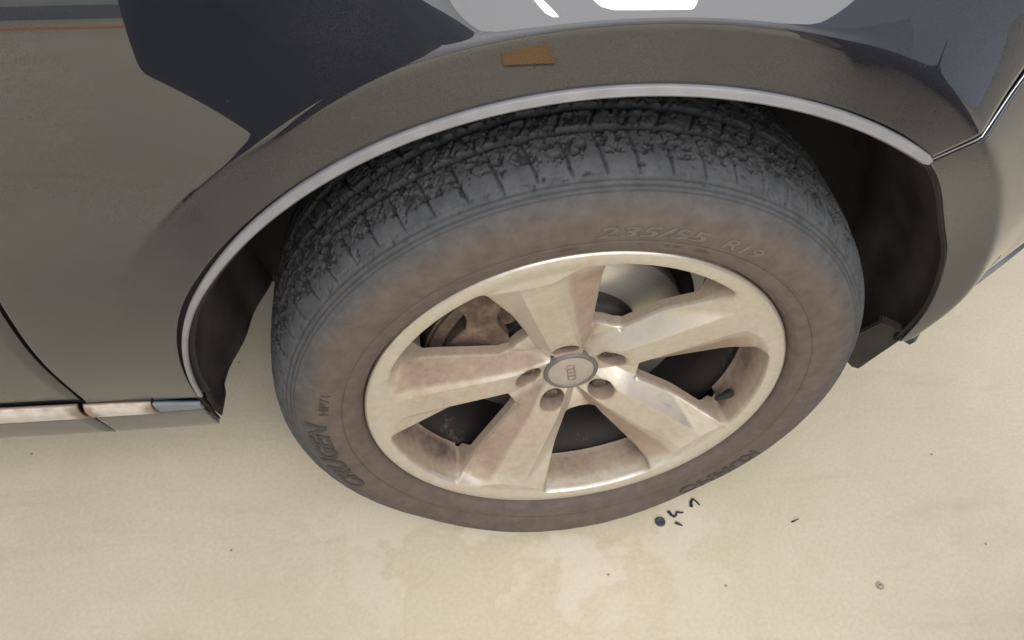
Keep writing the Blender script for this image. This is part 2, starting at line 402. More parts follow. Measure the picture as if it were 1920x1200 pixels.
# wheel well liner
ph = np.linspace(-108, 114, 220); ys_ = np.concatenate([np.linspace(0, .05, 10), np.linspace(.05, .36, 26)[1:]])
V = []
for p_ in ph:
    e0 = float(RHOE0(np.clip(p_, -97, 97))+DR(p_)*(1-sstep(-82, -96, p_)))-.013 if p_ < 36 else float(RHOE(min(p_, 97)))-.0095
    xx, zz_ = CX+e0*math.sin(math.radians(p_)), CZ+e0*math.cos(math.radians(p_))
    y0 = float(ye(np.array(max(min(p_, 97), -97.)), xx, zz_))+(.003 if p_ < 36 else -.0012)
    for yy in ys_:
        lim = -96-11*min(1, max(0, (yy-.02)/.33)); pp = min(max(p_, lim), 94+20*min(1, max(0, (yy-.02)/.12)))
        rr = e0+.010*sstep(0, .05, yy)+.010*math.sin(yy*40+pp*.02)*.25*sstep(.05, .1, yy)
        V.append((CX+rr*math.sin(math.radians(pp)), y0+(.36-y0)*yy/.36, CZ+rr*math.cos(math.radians(pp))))
liner = mesh_obj('wheel_well_liner', V, gridF(220, len(ys_)), LINER, car)
bm = bmesh.new(); ring = [(CX+.475*math.sin(a), .36, CZ+.475*math.cos(a)) for a in np.linspace(math.radians(-108), math.radians(112), 60)]+[(.25, .36, .24), (0, .36, .26), (-.3, .36, .235)]
f = bm.faces.new([bm.verts.new(v) for v in ring]); bm_obj('inner_well_wall', bm, GAP, car)

# sill: bright strips, film piece, lower panel
def band_strip(name, x0, x1, zt, zb, mat, bulge=.004, n=60, back=.012, parent=car):
    xs = np.linspace(x0, x1, n); ts = np.linspace(0, 1, 13); V = []; ed = []
    for x in xs:
        a, b = (zt(x) if callable(zt) else zt), (zb(x) if callable(zb) else zb)
        for t in ts:
            z = a+(b-a)*t; y = float(Ys(z))-bulge*(1-(2*t-1)**4); V.append((x, y, z)); ed.append(max(abs(2*t-1)**4, 1-min(1, (x-x0)/.02, (x1-x)/.02)))
    o = mesh_obj(name, V, gridF(n, 13), mat, parent, attrs={'edge': ed}); solidify(o, .006); return o
zt = lambda x: .4005-.03*max(0, x+.503)**1.0*2.2*1.0 if x > -.503 else .4005
zb = lambda x: .374+.0*x
sp_t = spline([-1.6, -.58, -.50, -.447, -.43], [.400, .400, .396, .388, .385]); sp_b = spline([-1.6, -.58, -.50, -.447, -.43], [.371, .371, .373, .3765, .378])
band_strip('door_sill_strip', -1.6, -.5825, lambda x: float(sp_t(x)), lambda x: float(sp_b(x)), CHROME, .006)
band_strip('fender_sill_strip', -.5755, -.502, lambda x: float(sp_t(x)), lambda x: float(sp_b(x)), CHROME, .005)
band_strip('sill_film', -.5005, -.449, lambda x: float(sp_t(x)), lambda x: float(sp_b(x)), BLUEG, .0015)
lowz = spline([-1.6, -.60, -.50, -.455, -.43], [.303, .303, .306, .311, .316])
band_strip('door_sill_panel', -1.6, -.5815, lambda x: float(sp_b(x))-.0015, lambda x: float(lowz(x)), PAINT, .001)
band_strip('fender_sill_panel', -.577, -.4505, lambda x: float(sp_b(x))-.0015, lambda x: float(lowz(x)), PAINT, .001)
# shadow board behind sill parts, closes the slots
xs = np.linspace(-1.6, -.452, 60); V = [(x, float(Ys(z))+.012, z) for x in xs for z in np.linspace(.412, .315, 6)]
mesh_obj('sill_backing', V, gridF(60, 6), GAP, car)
# black edge at the end of the sill
P = np.array([(-.450, float(Ys(z))+.004, z) for z in np.linspace(.40, .305, 12)]); P[:, 0] -= np.linspace(0, .006, 12)
sweep('sill_end_edge', P, circ(.0035), BLACK, car, up=(1, 0, 0))
# underbody keeps light out of the inside
box('underbody', (-2.4, .55, .33), (.7, 1.3, .36), GAP, car); box('sill_underside', (-2.4, .04, .31), (-.47, .25, .33), GAP, car)
bn = box('bonnet_light_cover', (-2.4, .17, 1.2), (.95, 1.6, 1.26), PAINT, car, .02)  # unseen flat plate added to block overhead light from the open shell
pb = np.linspace(36.8, 93.5, 90); c2 = polar(pb, RHOE(pb)-.0070)
P = np.stack([c2[:, 0], YE(pb)+.0045, c2[:, 1]], -1)
sweep('bumper_edge_seal', P, circ(.0042, 10), BLACK, bumper, up=(0, 1, 0))
# bumper lower lip and air deflector
bl = bot_line[15:]; P = np.stack([bl[:, 0], SY(bl[:, 0], bl[:, 1])+.006, bl[:, 1]-.006], -1)
sweep('bumper_lip', P[:90], [(-.008, -.012), (-.008, .008), (.0, .0115), (.005, .004), (.005, -.012)], BLUEG if False else simple('dark_lip_plastic', (.035, .037, .045), .35, .1, 40, .2), bumper, up=(0, 0, 1))
Vb = np.array([(P[i, 0]-.004, P[i, 1]+.004, P[i, 2]-.008) for i in range(0, 100)]); Vc = Vb+np.array([0, .05, -.02])
mesh_obj('bumper_underside', np.stack([Vb, Vc], 1).reshape(-1, 3), gridF(100, 2), BLACK, bumper)
bm = bmesh.new(); pts = [(.462, .080, .352), (.474, .094, .330), (.441, .102, .243), (.430, .108, .244), (.410, .105, .268), (.405, .10, .335), (.42, .09, .37)]
# flap plate: a leaning sheet with real thickness
fr = [bm.verts.new(p_) for p_ in pts]; f = bm.faces.new(fr)
ex = bmesh.ops.extrude_face_region(bm, geom=[f]); bmesh.ops.translate(bm, vec=(.004, .012, .002), verts=[v for v in ex['geom'] if isinstance(v, bmesh.types.BMVert)])
bmesh.ops.bevel(bm, geom=bm.edges[:], offset=.002, segments=2, affect='EDGES'); bm_obj('air_deflector', bm, BLACK, car, True, 40)

# ------------------------------------------------------------------ wheel (local: axis = y, + inward)
HUB = .357; STEER = .0458
WM = Matrix.Translation((0, 0, HUB)) @ Matrix.Rotation(STEER, 4, 'Z')
def rim_face():
    NT_, mm = 1500, 1e-3
    r = np.concatenate([np.linspace(.0335, .078, 64), np.linspace(.078, .225, 150)[1:], np.linspace(.225, .2395, 26)[1:], np.linspace(.2395, .2586, 24)[1:]])
    th = np.linspace(0, 2*np.pi, NT_, endpoint=False)
    TH, Rr = np.meshgrid(th, r, indexing='ij')
    X = Rr*np.sin(TH); Z = Rr*np.cos(TH)
    S0 = math.radians(-12.5)
    def fields(X, Z):
        rr = np.hypot(X, Z); t = np.arctan2(X, Z)-S0
        psi = (t+math.pi/5) % (2*math.pi/5)-math.pi/5
        R = rr*np.cos(psi)*1000; L = rr*np.sin(psi)*1000; q = rr*1000
        plane = .004+.026*(235-R)/165; dish = .0287+.00042*(78-q)
        mid = smax(plane, dish, .003)
        le = 40+.20*(R-100)
        lr1 = 15-9*(R-80)/140; lr2 = 17+13*(R-75)/142
        d1 = np.maximum(0, (L-lr1)/np.maximum(le-lr1, 8)); d2 = np.maximum(0, (-L-lr2)/np.maximum(le-lr2, 8))
        A = q*np.cos(np.abs(psi)-math.pi/5)
        d3 = np.maximum(0, (A-67)/(91-67))*.0205*(A < 130)
        d3 = np.where(A > 91, .0205, d3)
        drop = smax(smax(.0165*d1, .0185*d2, .0008), np.where(np.abs(psi) > .3, d3*sstep(.30, .42, np.abs(psi)), d3*0), .0012)
        drop = np.minimum(drop, .021)
        yf = mid+drop
        # facets run out into the flat lip band
        endl = 220+.47*np.maximum(L-6, 0)+.10*np.maximum(-L-20, 0)
        end = .0042+.00042*np.maximum(0, endl-R)
        lip = .0042-.0042*sstep(228, 252, q)+.0016*sstep(255.5, 258.6, q)**2
        face = smin(yf, np.where(R > 120, np.maximum(end, lip), 1), .0030)
        face = np.where(q > 232, np.minimum(face, lip+.0), face) if False else np.where(q > 226, face*(1-sstep(226, 240, q))+lip*sstep(226, 240, q), face)
        # window inside distance (mm)
        ae = math.atan(.20); side = (np.abs(L)-le)*math.cos(ae); inner = A-91
        s = smin(side, inner, 9); sl = smin(s, 239.5-q, 11)
        # lug holes at R=56 on the spoke axis
        h = 16.8-np.hypot(R-56, L)
        return face, sl, h, q, drop, psi, L, R
    f, s, h, q, drop, psi, L, R = fields(X, Z)
    def dust_of(f, s, h, q, drop, psi, L, R):
        ed = 1-sstep(.45, .62, np.abs(psi)); wt = 1-sstep(216, 232, q)
        d = .14+(.34*sstep(.0025, .006, drop)*sstep(4, 12, L)*ed+.03*sstep(.002, .014, drop))*wt
        d = d+.13*sstep(216, 196, R)*sstep(-34, -16, L)*ed-.02*sstep(222, 244, q)
        d = d+.30*np.exp(-np.maximum(-s, 0)/7)*sstep(205, 232, q)*(q < 238)
        return d+.3*np.exp(-np.maximum(-h, 0)/2.0)*(q < 80)
    def y_of(f, s, h): return f+np.exp(np.minimum(s, 0)/.8)*.0009+np.exp(np.minimum(h, 0)/1.0)*.0012
    m = len(r); N = NT_*m
    V = np.stack([X, y_of(f, s, h), Z], -1).reshape(-1, 3); du = dust_of(f, s, h, q, drop, psi, L, R).reshape(-1)
    g = np.maximum(s, np.where(q < 90, h, -99)).reshape(-1)            # > 0 is removed
    g = np.where(np.abs(g) < 1e-4, 1e-4, g)
    Q = gridF(NT_, m, closed=True); T = np.concatenate([Q[:, [0, 1, 2]], Q[:, [0, 2, 3]]])
    ins = g[T] > 0; k_ = ins.sum(1); full = T[k_ == 0]
    newv = {}; nV = []; tris = []; segs = []
    Vx, Vz = X.reshape(-1), Z.reshape(-1)
    def cut(i, j):
        a_ = (min(i, j), max(i, j))
        if a_ not in newv:
            t_ = g[a_[0]]/(g[a_[0]]-g[a_[1]]); newv[a_] = N+len(nV)
            nV.append((Vx[a_[0]]+(Vx[a_[1]]-Vx[a_[0]])*t_, Vz[a_[0]]+(Vz[a_[1]]-Vz[a_[0]])*t_))
        return newv[a_]
    for t3, i3 in zip(T[(k_ == 1) | (k_ == 2)].tolist(), ins[(k_ == 1) | (k_ == 2)].tolist()):
        if sum(i3) == 1:
            i = i3.index(True); a_, b_, c_ = t3[i], t3[(i+1) % 3], t3[(i+2) % 3]
            p_, q_ = cut(a_, b_), cut(a_, c_); tris += [(p_, b_, c_), (p_, c_, q_)]; segs.append((p_, q_))
        else:
            i = i3.index(False); a_, b_, c_ = t3[i], t3[(i+1) % 3], t3[(i+2) % 3]
            p_, q_ = cut(a_, b_), cut(a_, c_); tris.append((a_, p_, q_)); segs.append((q_, p_))
    nV = np.array(nV); nx, nz = nV[:, 0], nV[:, 1]
    for it in range(2):                                               # settle the rim of each opening on its exact outline
        fe = fields(nx, nz); e = 2e-5; isw = np.abs(fe[1]) < np.abs(np.where(fe[3] < 90, fe[2], 99))
        gx = np.where(isw, fields(nx+e, nz)[1]-fe[1], fields(nx+e, nz)[2]-fe[2])/e*1e-3; gz = np.where(isw, fields(nx, nz+e)[1]-fe[1], fields(nx, nz+e)[2]-fe[2])/e*1e-3
        g2 = np.maximum(gx*gx+gz*gz, .2); val = np.where(isw, fe[1], fe[2])
        nx = nx-val*gx/g2*1e-3; nz = nz-val*gz/g2*1e-3
    fe = fields(nx, nz); gn = np.sqrt(g2); gx, gz = gx/gn, gz/gn
    ew = y_of(fe[0], np.where(isw, 0, fe[1]), np.where(isw, fe[2], 0)); qe = fe[3]
    V = np.concatenate([V, np.stack([nx, ew, nz], -1)]); du = np.concatenate([du, dust_of(*fe)])
    K = len(nx); rows = 12; outer = np.where(isw, sstep(225, 239, qe), 0)
    prevs = np.arange(N, N+K); Vs = [V]; Ds = [du]; WF = []; base = N+K; prev = N
    sg = np.array(segs)-N
    for k2 in range(1, rows+1):
        t_ = k2/rows; rd = 1-math.sqrt(max(0, 1-min(1, t_*4)**2)); rdo = min(1, t_*4)
        off = np.where(isw, (2.4*(rdo*.5+t_*.5)+1.0*t_*sstep(196, 224, qe))*(1-outer)+10.5*t_*outer+.8*rdo*outer, .9*(rdo*.6+.4*t_))*1e-3
        dep = np.where(isw, (.016+.022*sstep(196, 224, qe))*t_*(1-outer)+(.0560*t_+.0015)*outer, .026*t_)
        Vs.append(np.stack([nx+gx*off, ew+dep, nz+gz*off], -1))
        wob = .10*np.sin(np.arctan2(nx, nz)*3+1.3)+.07*np.sin(np.arctan2(nx, nz)*13)
        dl_ = .40+.06*t_+outer*(.36*sstep(.12, .6, t_)-.22*sstep(.85, 1, t_)-.05+wob)
        Ds.append(np.where(isw, dl_, .55+.25*t_))
        cur = base; base += K
        WF.append(np.stack([prev+sg[:, 0], prev+sg[:, 1], cur+sg[:, 1], cur+sg[:, 0]], -1)); prev = cur
    WF = np.concatenate(WF); WT = np.concatenate([WF[:, [0, 1, 2]], WF[:, [0, 2, 3]]])
    F = np.concatenate([full, np.array(tris), WT]); V = np.concatenate(Vs); du = np.concatenate(Ds)
    used = np.zeros(len(V), bool); used[F.ravel()] = True; idx = np.cumsum(used)-1
    return V[used], idx[F], du[used]
V, F, du = rim_face()
wheel = mesh_obj('alloy_wheel', V, F, RIM, car, attrs={'dust': du}); wheel.matrix_local = WM
wheel['label'] = 'dusty silver five spoke alloy wheel with brown brake dust'
def lathe(name, prof, mat, parent, n=240, attrs=None, th0=0, smooth=True):
    prof = np.asarray(prof, float); th = np.linspace(0, 2*np.pi, n, endpoint=False)
    V = np.stack([prof[None, :, 0]*np.sin(th)[:, None], np.tile(prof[:, 1], (n, 1)), prof[None, :, 0]*np.cos(th)[:, None]], -1).reshape(-1, 3)
    at = {k_: np.tile(v_, n) for k_, v_ in (attrs or {}).items()}
    return mesh_obj(name, V, gridF(n, len(prof), closed=True), mat, parent, smooth, at)
bp = [(.2270, .0605), (.2280, .0615), (.2315, .063), (.2325, .066), (.2260, .078), (.2180, .092), (.2150, .105), (.2150, .175), (.2200, .19), (.2340, .205), (.2420, .215), (.2560, .222), (.2575, .226)]
lathe('rim_barrel', bp, RIM, wheel, attrs={'dust': np.array([.7, .75, .95, 1.05, 1.05, 1.08, 1.1, 1.1, 1.1, 1.1, 1.1, 1.1, 1.1])})
fp = [(.2586, .0016), (.2594, .0045), (.2594, .0085), (.2560, .0120), (.2500, .0140)]
lathe('rim_flange', fp, RIM, wheel, attrs={'dust': np.array([.35, .6, .9, 1, 1])})
bt = [(.2500, .0140), (.2480, .03), (.2440, .05), (.2440, .09)]

# centre cap, emblem, bolts, valve
cy = .0455
lathe('centre_cap', [(.0002, cy-.0016), (.015, cy-.0015), (.0282, cy-.0008), (.0298, cy-.0002)], CAPM, wheel, 96)
lathe('cap_ring', [(.0298, cy+.0006), (.0302, cy-.0012), (.0316, cy-.0018), (.0340, cy-.0012), (.0354, cy+.001), (.0358, cy+.006)], CAPD, wheel, 96)
axis_a = math.radians(-9); bm = bmesh.new()
for i in range(4):
    off = (i-1.5)*.0074; c0 = Vector((math.sin(axis_a)*off*-1, 0, math.cos(axis_a)*off*-1))
    nn, mmn = 32, 6; vs = []
    for a in range(nn):
        A_ = 2*math.pi*a/nn; row = []
        for b in range(mmn):
            b_ = 2*math.pi*b/mmn; rr = .0050+.00062*math.cos(b_)
            row.append(bm.verts.new((c0.x+rr*math.sin(A_), cy-.0018+.0005*math.sin(b_)-(.0002 if i % 2 else 0), c0.z+rr*math.cos(A_))))
        vs.append(row)
    for a in range(nn):
        for b in range(mmn): bm.faces.new((vs[a][b], vs[(a+1) % nn][b], vs[(a+1) % nn][(b+1) % mmn], vs[a][(b+1) % mmn]))
bm_obj('ring_emblem', bm, EMB, wheel)
def bolt_mesh():
    bm = bmesh.new(); rings = [(.0098, .031, 6), (.0098, .014, 6), (.0086, .0118, 6), (.0062, .0112, 6), (.0055, .0135, 6)]
    R_ = [[bm.verts.new((a*math.sin(i*math.pi/3), y, a*math.cos(i*math.pi/3))) for i in range(k_)] for a, y, k_ in rings]
    for p_, q_ in zip(R_, R_[1:]):
        for i in range(6): bm.faces.new((p_[i], p_[(i+1) % 6], q_[(i+1) % 6], q_[i]))
    bm.faces.new(R_[-1]); return bm
b0 = None
for i in range(5):
    a = math.radians(-12.5+72*i)
    if b0 is None: b0 = bm_obj('lug_bolt', bolt_mesh(), RUST, wheel, False); o = b0
    else: o = b0.copy(); COL.objects.link(o)
    o.parent = wheel; o.location = (.0555*math.sin(a), .036, .0555*math.cos(a)); o.rotation_euler = (0, random.random(), 0)
    # floor of the pocket
hb = lathe('hub_backing', [(.0002, .0705), (.085, .0705), (.092, .078), (.094, .095)], HAT, wheel, 80)
va = math.radians(105.5); vc = Vector((math.sin(va), 0, math.cos(va)))
P = [vc*.2285+Vector((0, .030, 0)), vc*.2235+Vector((0, .027, 0)), vc*.2160+Vector((0, .0235, 0)), vc*.2090+Vector((0, .021, 0)), vc*.203+Vector((0, .0185, 0))]
sweep('valve_stem', np.array(P), circ(.0042, 12), BLACK, wheel, up=(0, 1, 0), taper=np.array([1.5, 1.45, 1.15, .85, .8]))

# brake disc and caliper (on the car, steered with the wheel)
def on_wheel(o): o.matrix_local = WM; return o
on_wheel(lathe('brake_disc', [(.097, .0985), (.1605, .0985), (.1612, .1), (.1612, .125), (.1605, .126), (.097, .126)], DISC, car, 200))
on_wheel(lathe('disc_hat', [(.0002, .074), (.085, .0745), (.0935, .078), (.0965, .084), (.0975, .100)], HAT, car, 120))
on_wheel(lathe('dust_shield', [(.03, .138), (.178, .138), (.182, .134), (.182, .128)], GAP, car, 120))
def extr(pts, y0, y1, bev, name, mat, parent):
    bm = bmesh.new(); f = bm.faces.new([bm.verts.new((x, y0, z)) for x, z in pts])
    ex = bmesh.ops.extrude_face_region(bm, geom=[f]); bmesh.ops.translate(bm, vec=(0, y1-y0, 0), verts=[v for v in ex['geom'] if isinstance(v, bmesh.types.BMVert)])
    bmesh.ops.bevel(bm, geom=bm.edges[:], offset=bev, segments=3, affect='EDGES', clamp_overlap=True)
    return bm_obj(name, bm, mat, parent, True, 35)
def smooth_poly(pts, n=60):
    pts = np.asarray(pts, float); k_ = len(pts); q = np.concatenate([pts[-3:], pts, pts[:3]]); t = np.arange(-3, k_+3)
    u = np.linspace(0, k_, n, endpoint=False); return list(zip(spline(t, q[:, 0])(u), spline(t, q[:, 1])(u)))
def sect(a0, a1, r0, r1, n=24):
    a = np.radians(np.linspace(a0, a1, n)); return [(r1*math.sin(t), r1*math.cos(t)) for t in a]+[(r0*math.sin(t), r0*math.cos(t)) for t in a[::-1]]
cal = on_wheel(extr(smooth_poly([(-.150, .142), (-.118, .166), (-.080, .140), (-.092, .106), (-.086, .076), (-.078, .050), (-.100, .026), (-.140, .018), (-.160, .040), (-.139, .074), (-.130, .088), (-.134, .112)]), .062, .084, .005, 'brake_caliper', RUST, car))
o = extr(sect(-98, -30, .166, .188), .066, .145, .004, 'carrier_arc', RUST, cal)
o = extr(sect(-95, -28, .110, .186), .128, .165, .006, 'caliper_body', RUST, cal)
o = extr(smooth_poly([(-.088, .104), (-.070, .100), (-.066, .078), (-.080, .068), (-.094, .080)], 24), .076, .094, .004, 'guide_pin_boss', RUST, cal)
o = extr(sect(-92, -36, .108, .158), .0855, .096, .0015, 'brake_pad', HAT, cal)
# suspension behind the disc: knuckle and strut, dark
o = on_wheel(extr(sect(0, 359, .02, .085, 40), .135, .22, .006, 'wheel_hub', GAP, car))
sweep('suspension_strut', np.array([(.0, .20, .42), (.0, .25, .62), (.0, .29, .86)]), circ(.045, 16), GAP, car, up=(1, 0, 0))
sweep('control_arm', np.array([(.02, .20, .26), (.0, .40, .29), (-.02, .6, .30)]), circ(.03, 12), GAP, car, up=(0, 0, 1))

# ------------------------------------------------------------------ tyre
def tyre_prof():
    # (r, y) control of the outer sidewall to the inner one
    c = [(.2560, .0140), (.2600, .0070), (.2625, .0015), (.2660, -.0035), (.2720, -.0072), (.2800, -.0094), (.2900, -.0112), (.3000, -.0122), (.3110, -.0118), (.3210, -.0096), (.3310, -.0056), (.3400, -.0002), (.3480, .0065), (.3545, .0145), (.3595, .0235), (.3632, .0350), (.3658, .0480), (.3680, .0680), (.3692, .0900), (.3695, .1150), (.3692, .1400), (.3680, .1620), (.3655, .1850), (.3620, .2010), (.3550, .2150), (.3400, .2300), (.3100, .2410), (.2800, .2380), (.2600, .2250)]
    c = np.array(c); d = np.r_[0, np.cumsum(np.hypot(*np.diff(c, axis=0).T))]
    fr, fy = spline(d, c[:, 0]), spline(d, c[:, 1])
    t = np.concatenate([np.linspace(0, d[12], 150), np.linspace(d[12], d[21], 120)[1:], np.linspace(d[21], d[-1], 34)[1:]])
    return fr(t), fy(t), d, t
PR, PY, PD, PT = tyre_prof()
nr = np.gradient(PR); ny = np.gradient(PY); ll = np.hypot(nr, ny); NR, NY = ny/ll, -nr/ll       # outward normal in (r,y)
sg = np.sign(NR[200]); NR, NY = NR*sg, NY*sg
def tyre_mesh():
    n = 2200; th = np.linspace(0, 2*np.pi, n, endpoint=False)
    TH, J = np.meshgrid(th, np.arange(len(PR)), indexing='ij'); r0, y0 = PR[J], PY[J]
    t0, t1 = PD[11], PD[22]; u = PT[J]
    arc = TH/(2*np.pi)*2326       # mm along the tread
    ymm = y0*1000; d = np.zeros_like(TH); pit = np.zeros_like(TH)
    tread = sstep(PD[11], PD[13], u)*(1-sstep(PD[22], PD[23], u))
    def nz(cells, vs, seed): return noise2(TH/(2*np.pi)*cells, (u-PT[0])*1000/vs, cells, seed)
    n1 = nz(330, 6.5, 1); n2 = nz(640, 3.6, 2); n3 = nz(1080, 2.2, 3); n0 = nz(60, 30, 4)
    wav = (n1-.5)*6
    for gy, gw, gd in ((57, 3.4, 5.0), (88, 4.2, 6.0), (128, 4.2, 6), (160, 3.4, 5)):
        k_ = 1-sstep(gw*.75, gw*1.35, np.abs(ymm-gy+wav*.25)); d -= gd*k_*tread; pit = np.maximum(pit, k_*.9*tread)
    # lateral shoulder grooves with uneven pitch
    pitch = 2326/68
    for lo, hi, sl, wd, dep, ph_ in ((10, 50, .22, 1.2, 3.0, 0), (62, 84, -.5, 1.5, 3.0, .3), (93, 123, .5, 1.5, 3, .6), (166, 212, -.2, 1.4, 3, .1)):
        q = (arc+sl*(ymm-lo)+ph_*pitch+1.5*np.sin(TH*9)+.8*(n1-.5)*2) % pitch; q = np.minimum(q, pitch-q)
        k_ = (1-sstep(wd*.6, wd*1.6, q))*sstep(lo-4, lo+6, ymm)*(1-sstep(hi-3, hi+2, ymm)); d -= dep*k_*tread; pit = np.maximum(pit, k_*.75*tread)
    # fine zigzag sipes
    q = (arc+4*np.abs(((ymm/9) % 2)-1)*2+pitch*.5+3*np.sin(TH*9)) % pitch; q = np.minimum(q, pitch-q)
    k_ = (1-sstep(.3, 1.3, q))*sstep(24, 30, ymm)*(1-sstep(205, 212, ymm)); d -= 1.5*k_*tread; pit = np.maximum(pit, .5*k_*tread)
    # chunks torn out of the ribs
    ch = .5*n1+.33*n2+.17*n3; thr = .565-.05*np.exp(-((ymm-44)/14)**2)-.03*np.exp(-((ymm-70)/9)**2)+.05*(n0-.5)
    thr = thr+.22*(1-sstep(18, 30, ymm))
    k_ = sstep(0, .012, ch-thr)*tread; d -= k_*(1.0+1.6*n2); pit = np.maximum(pit, k_*.8)
    k2 = sstep(0, .03, n3*.6+n2*.4-.66-.14*(1-sstep(18, 30, ymm)))*tread; d -= 1.1*k2; pit = np.maximum(pit, k2*.6)
    d += (n2-.5)*.5*tread*sstep(18, 40, ymm)+(n1-.5)*.5*tread*sstep(14, 40, ymm)
    # sidewall rings, decorated panels
    out = y0 < .012
    for rg, w_, dd in ((.3535, .9, .9), (.3475, .8, .7), (.3430, .8, .9), (.3392, .7, .6), (.2850, .7, .5)):
        k_ = np.where(out, np.exp(-((r0-rg)*1000/w_)**2), 0); d -= 1.3*dd*k_; pit = np.maximum(pit, .55*k_)
    d += np.where(out, .45*sstep(.2675, .2690, r0)*(1-sstep(.2838, .2850, r0)), 0)
    dg = np.degrees((TH+np.pi) % (2*np.pi)-np.pi)
    for a0, a1 in ((-74, -46), (-41, -16), (34, 66), (92, 112)):
        m = sstep(a0, a0+.4, dg)*(1-sstep(a1-.4, a1, dg))*sstep(.2885, .2892, r0)*(1-sstep(.333, .334, r0))*out
        tri = np.abs(((TH*.31*1000/5.0+(r0*1000)/9) % 1)-.5)+.0
        d += m*(.35+1.3*tri*(np.abs(((r0*1000)/9+TH*10) % 1-.5)))
    d += np.where(out, (nz(180, 12, 8)-.5)*.5, 0)
    # scuffs on the shoulder edge
    sc = sstep(.62, .68, .6*n1+.4*n2)*np.exp(-((r0-.3515)*1000/4)**2)*out; d -= sc*1.2
    r = r0+d*NR[J]*.001; y = y0+d*NY[J]*.001
    X = r*np.sin(TH); Z = r*np.cos(TH)
    # flat contact patch with a bulging sidewall just above it
    zw = Z+HUB; low = sstep(.10, .0, zw)*(1-sstep(.2, .3, np.abs(X)))
    y = y-low*.010*np.where(y0 < .1, 1, -1)*sstep(.36, .31, r0)*1.0-low*.006*(y0 < .1)*sstep(.37, .34, r0)
    Z = np.where(zw < .0015, .0015-HUB+0*Z, Z)
    return np.stack([X, y, Z], -1).reshape(-1, 3), gridF(n, len(PR), closed=True), np.where(y0 < .1, r0, .5).ravel(), np.clip(pit, 0, 1).ravel()
V, F, rad, pit = tyre_mesh()
tyre = mesh_obj('tyre', V, F, TYRE, wheel, attrs={'rad': rad, 'pit': pit})
tyre['label'] = 'worn black tyre with brown dusty sidewall and chipped tread'
side_y = spline(PR[20:140:6], PY[20:140:6])
def sidewall_text(txt, name, mid_deg, r_base, height, width_deg, shear=0.0, bold=.0, lift=.0009, mat=LETTER):
    cu = bpy.data.curves.new('t', 'FONT'); cu.body = txt; cu.size = 1; cu.extrude = .02; cu.offset = bold; cu.shear = shear; cu.resolution_u = 3
    ob = bpy.data.objects.new('t', cu); COL.objects.link(ob); dg = bpy.context.evaluated_depsgraph_get(); dg.update()
    me = bpy.data.meshes.new_from_object(ob.evaluated_get(dg)); bpy.data.objects.remove(ob)
    bm = bmesh.new(); bm.from_mesh(me)
    bmesh.ops.subdivide_edges(bm, edges=[e for e in bm.edges if e.calc_length() > .25], cuts=3)
    bmesh.ops.triangulate(bm, faces=bm.faces[:])
    xs = [v.co.x for v in bm.verts]; x0, x1 = min(xs), max(xs); h_ = max(v.co.y for v in bm.verts)
    for v in bm.verts:
        a = math.radians(mid_deg+((v.co.x-x0)/(x1-x0)-.5)*width_deg); r = r_base+v.co.y/h_*height
        y = float(side_y(r))+.0006-(v.co.z+.02)/.04*(lift+.0006)
        v.co = (r*math.sin(a), y, r*math.cos(a))
    return bm_obj(name, bm, mat, wheel, False)
FAINT = simple('dusty_moulded_letters', (.115, .098, .088), .7, 0, 80, .2)
sidewall_text('CRUGEN', 'tyre_lettering', -100.5, .3045, .0235, 30, .25, .035, .0013)
sidewall_text('HP71', 'tyre_lettering', -78.6, .3000, .0105, 7.4, 0, .005)
sidewall_text('235/55', 'tyre_lettering', 9.2, .2920, .0135, 22, .2, .012, mat=FAINT)
sidewall_text('R19', 'tyre_lettering', 28.5, .2920, .0135, 9.5, .2, .012, mat=FAINT)
sidewall_text('KUMHO', 'tyre_lettering', 132.5, .2985, .0215, 26, .15, .03, .0011)

bm = bmesh.new(); a = -10.0                 # worn, unreadable small print near the bead
while a < 25:
    w_ = random.uniform(.25, .55); r0_, r1_ = .2775, .2775+random.uniform(.0030, .0045)
    if random.random() < .82 and not 8 < a < 10.5:
        q_ = [(r_, math.radians(a_)) for r_, a_ in ((r0_, a), (r1_, a+.08), (r1_, a+w_), (r0_, a+w_-.08))]
        lo_ = [bm.verts.new((r_*math.sin(t_), float(side_y(r_))+.0005, r_*math.cos(t_))) for r_, t_ in q_]; hi_ = [bm.verts.new((v.co.x, v.co.y-.0010, v.co.z)) for v in lo_]
        bm.faces.new(hi_)
        for i in range(4): bm.faces.new((lo_[i], lo_[(i+1) % 4], hi_[(i+1) % 4], hi_[i]))
    a += w_+random.uniform(.12, .3)
bm_obj('tyre_small_print', bm, LETTER, wheel, False)

# ------------------------------------------------------------------ bits on the floor
def scrap(pts, name, label, w=.0022, hgt=.002):
    P = np.array([(x, y, .0022) for x, y in pts])
    o = sweep(name, P, [(-hgt*.9, -w*.8), (-hgt*.9, w*.8), (.0, w), (hgt, w*.35), (hgt, -w*.5), (.0, -w)], RUB, None, up=(0, 0, 1), taper=np.linspace(1.0, .45, len(P)))
    return tag(o, label, 'rubber scrap')
bm = bmesh.new()
R_ = [[bm.verts.new((a*math.cos(i*math.pi/12), a*math.sin(i*math.pi/12), z)) for i in range(24)] for a, z in ((.0078, 0), (.0084, .0012), (.0080, .0026), (.0066, .0031), (.0058, .0026))]
for p_, q_ in zip(R_, R_[1:]):
    for i in range(24): bm.faces.new((p_[i], p_[(i+1) % 24], q_[(i+1) % 24], q_[i]))
bm.faces.new(R_[-1])
o = bm_obj('round_plug', bm, simple('dark_grey_plug', (.06, .065, .072), .5), None); o.location = (.163, -.003, .001)
tag(o, 'small round dark grey plug lying on the floor beside the tyre', 'plug')
